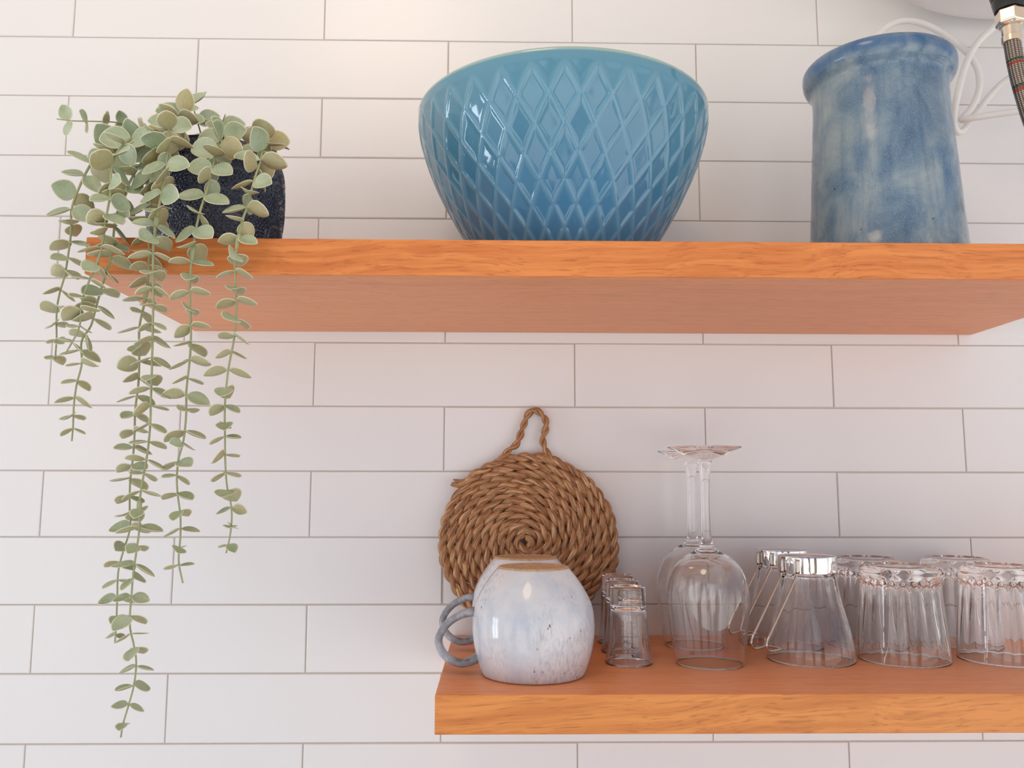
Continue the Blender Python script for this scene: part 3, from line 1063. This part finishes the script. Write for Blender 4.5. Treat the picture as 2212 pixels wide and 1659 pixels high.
def make_shot():
    root = empty('shot_glass', (0.6388, -0.1544, ZL), 'small thick based shot glass upside down, front of its row of three', 'shot glass', 'row of shot glasses')
    outer = smooth_profile([(.0004, .0222), (.002, .0225), (.005, .0216), (.010, .0205), (.018, .0194), (.032, .0185), (.046, .0178), (.061, .0171), (.0685, .0167)], 40)
    inner = smooth_profile([(.0535, .001), (.0530, .010), (.050, .0148), (.046, .0157), (.032, .0167), (.018, .0178), (.010, .0190), (.005, .0202), (.0004, .0214)], 40)
    V, F = lathe_geo(inner + outer + [(.0705, .0163), (.0714, .0152), (.0712, .0130), (.0700, .0115), (.0692, .0060), (.0692, .0008)], 72)
    link('body', V, F, THICK, root)
    # printed label: a fine frame with two short rows of lettering on the left front
    V, F = [], []

    def patch(a0, a1, z0, z1):
        n = max(2, int((a1 - a0) / .05))
        b = len(V)
        for i in range(n + 1):
            a = a0 + (a1 - a0) * i / n
            for z in (z0, z1):
                r = .0194 + (.018 - z) * .00012 / .001 * .6 + .00025
                r = .0188 + (.026 - z) * .085 if z > .018 else .0197 + (.018 - z) * .11
                V.append((r * math.cos(a), r * math.sin(a), z))
        for i in range(n):
            F.append((b + 2 * i, b + 2 * i + 2, b + 2 * i + 3, b + 2 * i + 1))
    A0, A1 = math.radians(-118), math.radians(-66)
    for z in (.0125, .0270):
        patch(A0, A1, z, z + .0004)
    patch(A0, A0 + .012, .0125, .0274); patch(A1 - .012, A1, .0125, .0274)
    pr = link('printed_label', V, F, PRINT, root, smooth=False)
    pr['label'] = 'fine dark printed frame with lettering'
    # raised letters laid on the curved glass
    def letters(txt, z0, h, a_start, track):
        fd = bpy.data.curves.new('lettering', 'FONT')
        fd.body = txt
        fd.size = h
        fd.extrude = 0.00006
        fd.space_character = track
        to = bpy.data.objects.new('lettering', fd)
        COL.objects.link(to)
        dg = bpy.context.evaluated_depsgraph_get()
        me = bpy.data.meshes.new_from_object(to.evaluated_get(dg))
        bpy.data.objects.remove(to)
        for v in me.vertices:
            z = z0 + v.co.y
            r = .0193 + (.022 - z) * .09 + v.co.z + .0003
            a = a_start + v.co.x / .0196
            v.co = Vector((r * math.cos(a), r * math.sin(a), z))
        me.materials.clear()
        me.materials.append(PRINT)
        o = bpy.data.objects.new('lettering', me)
        COL.objects.link(o)
        o.parent = pr
    letters('PRI', .0210, .0042, math.radians(-112), 1.1)
    letters('QUALITY', .0152, .0036, math.radians(-113), .95)
    return root


shot = make_shot()
copy_tree(shot, (0.6419, -0.0975, ZL), 'small thick based shot glass upside down, middle of its row of three', 2.4)
copy_tree(shot, (0.6444, -0.0450, ZL), 'small thick based shot glass upside down, rearmost of its row by the mat', 3.0)


def make_cup():
    root = empty('glass_cup', (0.8175, -0.1381, ZL), 'flared glass cup with chrome base band and wire handle, the front one', 'glass cup', 'chrome banded glass cups')
    nf = 12

    def flute(a, i, r, z):
        k = max(0.0, min(1.0, (z - .022) / .05))
        return r - .0009 * k * (0.5 + 0.5 * math.cos(nf * a))
    outer = smooth_profile([(.0004, .0412), (.012, .0404), (.024, .0384), (.038, .0352), (.055, .0308), (.070, .0279), (.080, .0264), (.096, .0258)], 60)
    inner = smooth_profile([(.0865, .001), (.0855, .016), (.081, .0225), (.070, .0251), (.055, .0284), (.038, .0331), (.024, .0366), (.012, .0389), (.0004, .0400)], 60)
    no = len(inner)
    V, F = lathe_geo(inner + [(0, .0406)] + outer + [(.0980, .0254), (.0985, .0245), (.0984, .02), (.0982, .001)], 120,
                     lambda a, i, r, z: flute(a, i, r, z) if i < no and r > .018 else r)
    link('body', V, F, GLASS, root)
    # chrome band around the base
    V, F = lathe_geo([(.0832, .0262), (.0828, .0270), (.0832, .0276), (.0845, .0278), (.0970, .0278), (.0983, .0276), (.0987, .0270), (.0983, .0262)], 96, cap0=False, cap1=False)
    n = 8
    for k in range(96):
        k2 = (k + 1) % 96
        F.append((7 * 96 + k, 7 * 96 + k2, k2, k))
    link('base_band', V, F, CHROME, root, angle=40)
    # wire handle: two parallel rods bent back toward the rim, joined at the end
    V, F, UV = [], [], []
    az = math.radians(-90 - 54)                       # toward the left front
    d = Vector((math.cos(az), math.sin(az), 0))
    sdir = Vector((-d.y, d.x, 0))
    rods = []
    for sg in (-1, 1):
        pts = []
        for (rr, zz) in ((.0282, .0965), (.0285, .0900), (.0288, .0835), (.0345, .0760), (.0520, .0560), (.0720, .0333), (.0770, .0275), (.0790, .0235), (.0786, .0198), (.0762, .0175), (.0725, .0167), (.0640, .0168), (.0560, .0172)):
            pts.append(d * rr + sdir * (sg * .0084) + Vector((0, 0, zz)))
        rods.append(pts)
    for pts in rods:
        tube_geo(interp(pts, 60), .00115, 10, V=V, F=F, UV=UV)
    a_, b_ = rods[0][-1], rods[1][-1]
    tube_geo(interp([a_, (a_ * .5 + b_ * .5) - d * .0006, b_], 12), .00115, 10, V=V, F=F, UV=UV)
    for pts in rods:       # flattened brackets where the rods are held by the band
        tube_geo(interp([pts[0], pts[1], pts[2]], 8), .0016, 10, V=V, F=F, UV=UV)
    link('wire_handle', V, F, WIRE, root, uvs=UV)
    return root


cup = make_cup()
copy_tree(cup, (0.8200, -0.0545, ZL), 'flared glass cup with chrome base band, behind the front cup by the wall')


def make_tumbler():
    root = empty('tumbler', (0.9076, -0.1391, ZL), 'fluted thick based glass tumbler upside down, right of the chrome cup in front', 'tumbler', 'upturned fluted tumblers')
    nf = 18
    outer = smooth_profile([(.0003, .0420), (.018, .0409), (.045, .0387), (.0676, .0367), (.0800, .0356), (.0850, .0347), (.0880, .0331)], 50)
    inner = smooth_profile([(.0735, .001), (.0732, .020), (.0728, .0290), (.0705, .0325), (.0660, .0342), (.045, .0366), (.018, .0393), (.0003, .0408)], 70)
    no = len(inner)

    def g(a, i, r, z):
        if i < no:
            if r < .01: return r
            k = max(0.0, min(1.0, (z - .006) / .05))
            q = abs(math.sin(nf * a / 2))
            return r - .0017 * k * (1 - q)
        return r
    seg = 216
    V, F = lathe_geo(inner + [(0.0, .0414)] + outer + [(.0893, .0312), (.0899, .0285), (.0895, .0265), (.0886, .0250), (.0884, .012), (.0884, .001)], seg, g)
    # scalloped arches moulded into the thick base: lift the cavity floor edge between flutes
    for i in range(no):
        for k in range(seg):
            vi = i * seg + k
            x, y, z = V[vi]
            r = math.hypot(x, y)
            if z > .058 and r > .02:
                a = 2 * PI * k / seg
                q = abs(math.sin(nf * a / 2))
                V[vi] = (x, y, z + (z - .058) / .016 * .0048 * (q - .4))
    link('body', V, F, THICK, root)
    return root


tum = make_tumbler()
copy_tree(tum, (1.0058, -0.1399, ZL), 'fluted glass tumbler upside down, front row at the right picture edge', .2)
copy_tree(tum, (0.9153, -0.0450, ZL), 'fluted glass tumbler upside down by the wall, seen between cup and front tumbler', .1)
copy_tree(tum, (1.0137, -0.0450, ZL), 'fluted glass tumbler upside down by the wall, behind the rightmost tumbler', .3)


# ------------------------------------------------------------------ water heater, hose, cables
def make_heater():
    root = empty('water_heater', (1.11, -0.24, 1.99), 'white round water heater above the blue jar, only its underside showing', 'water heater')
    prof = [(.0016, .004), (.0012, .10), (.0006, .150), (.0000, .2050), (.0004, .2120), (.0030, .2172), (.0080, .2196), (.0140, .2200), (.45, .2200), (.468, .2170), (.475, .205), (.477, .004)]
    V, F = lathe_geo(prof, 128)
    link('tank', V, F, ENAMEL, root, angle=40)
    # pressed seam across the base plate
    V, F, UV = tube_geo(interp([(-.170, .085, .0012), (-.06, .01, .0014), (.12, -.10, .0012)], 30), .0012, 8, (1, 1))
    link('seam', V, F, ENAMEL, root, uvs=UV)
    return root


make_heater()


def make_fitting():
    root = empty('pipe_fitting', (0.9665, -0.28, 1.9925), 'black ribbed pipe fitting at the top right, above the braided hose', 'pipe fitting')
    prof = [(0.0, .004), (0.0, .0135), (-.05, .0135), (-.052, .0165), (-.120, .0165), (-.1215, .0160)]
    for k in range(4):
        z = -.1225 - k * .0024
        prof += [(z, .0158 - k * .0005), (z - .0008, .0162 - k * .0006), (z - .0016, .0156 - k * .0006)]
    prof += [(-.1335, .0140), (-.1415, .0122), (-.1415, .004)]
    V, F = lathe_geo([(z, r) for z, r in reversed(prof)], 64)
    link('body', V, F, BLACK, root, angle=35)
    return root


make_fitting()


def make_hose():
    zt = 1.8510
    root = empty('braided_hose', (0.9665, -0.28, zt), 'braided steel water hose with metal nut hanging at right edge', 'hose')
    # hex nut, chamfered
    bm = bmesh.new()
    V, F = [], []
    prof = [(0, .0085), (0, .0112), (-.0016, .0124), (-.0120, .0124), (-.0136, .0112), (-.0136, .0075)]
    for z, r in reversed(prof):
        for k in range(6):
            a = PI / 3 * k + .3
            V.append((r * math.cos(a), r * math.sin(a), z))
    for i in range(len(prof) - 1):
        for k in range(6):
            k2 = (k + 1) % 6
            F.append((i * 6 + k, i * 6 + k2, (i + 1) * 6 + k2, (i + 1) * 6 + k))
    F.append(tuple(reversed(range(6))))
    F.append(tuple(range(30, 36)))
    bm.free()
    n = link('nut', V, F, BRASS, root, smooth=False)
    bv = n.modifiers.new('bevel', 'BEVEL')
    bv.width = .0008
    bv.segments = 2
    n['label'] = 'shiny hexagonal nut'
    fer = [(-.0136, .003), (-.0136, .0092), (-.0150, .0096), (-.0162, .0080), (-.0240, .0076), (-.0246, .0082), (-.0300, .0082), (-.0306, .0070), (-.0306, .003)]
    V, F = lathe_geo([(z, r) for z, r in reversed(fer)], 48)
    link('ferrule', V, F, BRASS, root, angle=35)
    pts = [(0.9665, -0.28, zt - .029), (0.9667, -0.28, 1.8200), (0.9680, -0.28, 1.8060), (0.9704, -0.28, 1.7880), (0.9742, -0.28, 1.7690), (0.9792, -0.28, 1.7480), (0.9860, -0.282, 1.7270), (0.9990, -0.286, 1.7060), (1.024, -.292, 1.690), (1.056, -.297, 1.686), (1.09, -.296, 1.697), (1.115, -.288, 1.722), (1.150, -.268, 1.750), (1.195, -.215, 1.785), (1.220, -.12, 1.800), (1.225, -.05, 1.803), (1.225, -.006, 1.803)]
    V, F, UV = tube_geo(interp([(x - .9665, y + .28, z - zt) for x, y, z in pts], 200), .0070, 20)
    link('hose', V, F, BRAID, root, uvs=UV)
    return root


make_hose()

A = [(0.9450, -0.045, 1.9380), (0.9552, -0.045, 1.9535), (0.964, -0.045, 1.9645), (0.9782, -0.045, 1.974), (0.9938, -0.045, 1.9776), (1.0106, -0.046, 1.9738), (1.0315, -0.047, 1.9631), (1.0481, -0.05, 1.9478), (1.0613, -0.052, 1.9321), (1.0705, -0.052, 1.914), (1.0726, -0.05, 1.8952), (1.0695, -0.046, 1.8801), (1.0634, -0.043, 1.8685), (1.0546, -0.043, 1.8593), (1.0505, -0.048, 1.8542), (1.0584, -0.055, 1.8534), (1.0826, -0.06, 1.8558), (1.1145, -0.065, 1.8589), (1.1516, -0.07, 1.8641), (1.22, -.065, 1.88), (1.262, -.03, 1.885), (1.272, -.006, 1.885)]
B = [(1.1300, -0.12, 1.9880), (1.1084, -0.1, 1.9687), (1.0906, -0.075, 1.9627), (1.0791, -0.068, 1.9536), (1.0642, -0.066, 1.9393), (1.051, -0.066, 1.9178), (1.0438, -0.064, 1.8964), (1.0387, -0.06, 1.8732), (1.0397, -0.05, 1.8555), (1.0462, -0.04, 1.847), (1.0543, -0.034, 1.8452), (1.0635, -0.03, 1.8521), (1.0743, -0.028, 1.8657), (1.0863, -0.028, 1.8802), (1.0971, -0.03, 1.8937), (1.1088, -0.035, 1.9058), (1.1201, -0.04, 1.9132), (1.1365, -0.05, 1.9214), (1.1635, -0.06, 1.9335), (1.215, -.06, 1.958), (1.252, -.03, 1.965), (1.262, -.006, 1.965)]
for pts, lab in ((A, 'white cable arching over the jar rim and doubling back below'), (B, 'white cable looping down beside the jar from behind the nut')):
    V, F, UV = tube_geo(interp(pts, 160), .0039, 12)
    o = link('power_cable', V, F, CABLE, uvs=UV, origin=pts[0])
    tag(o, lab, 'cable', 'white cables behind the jar')
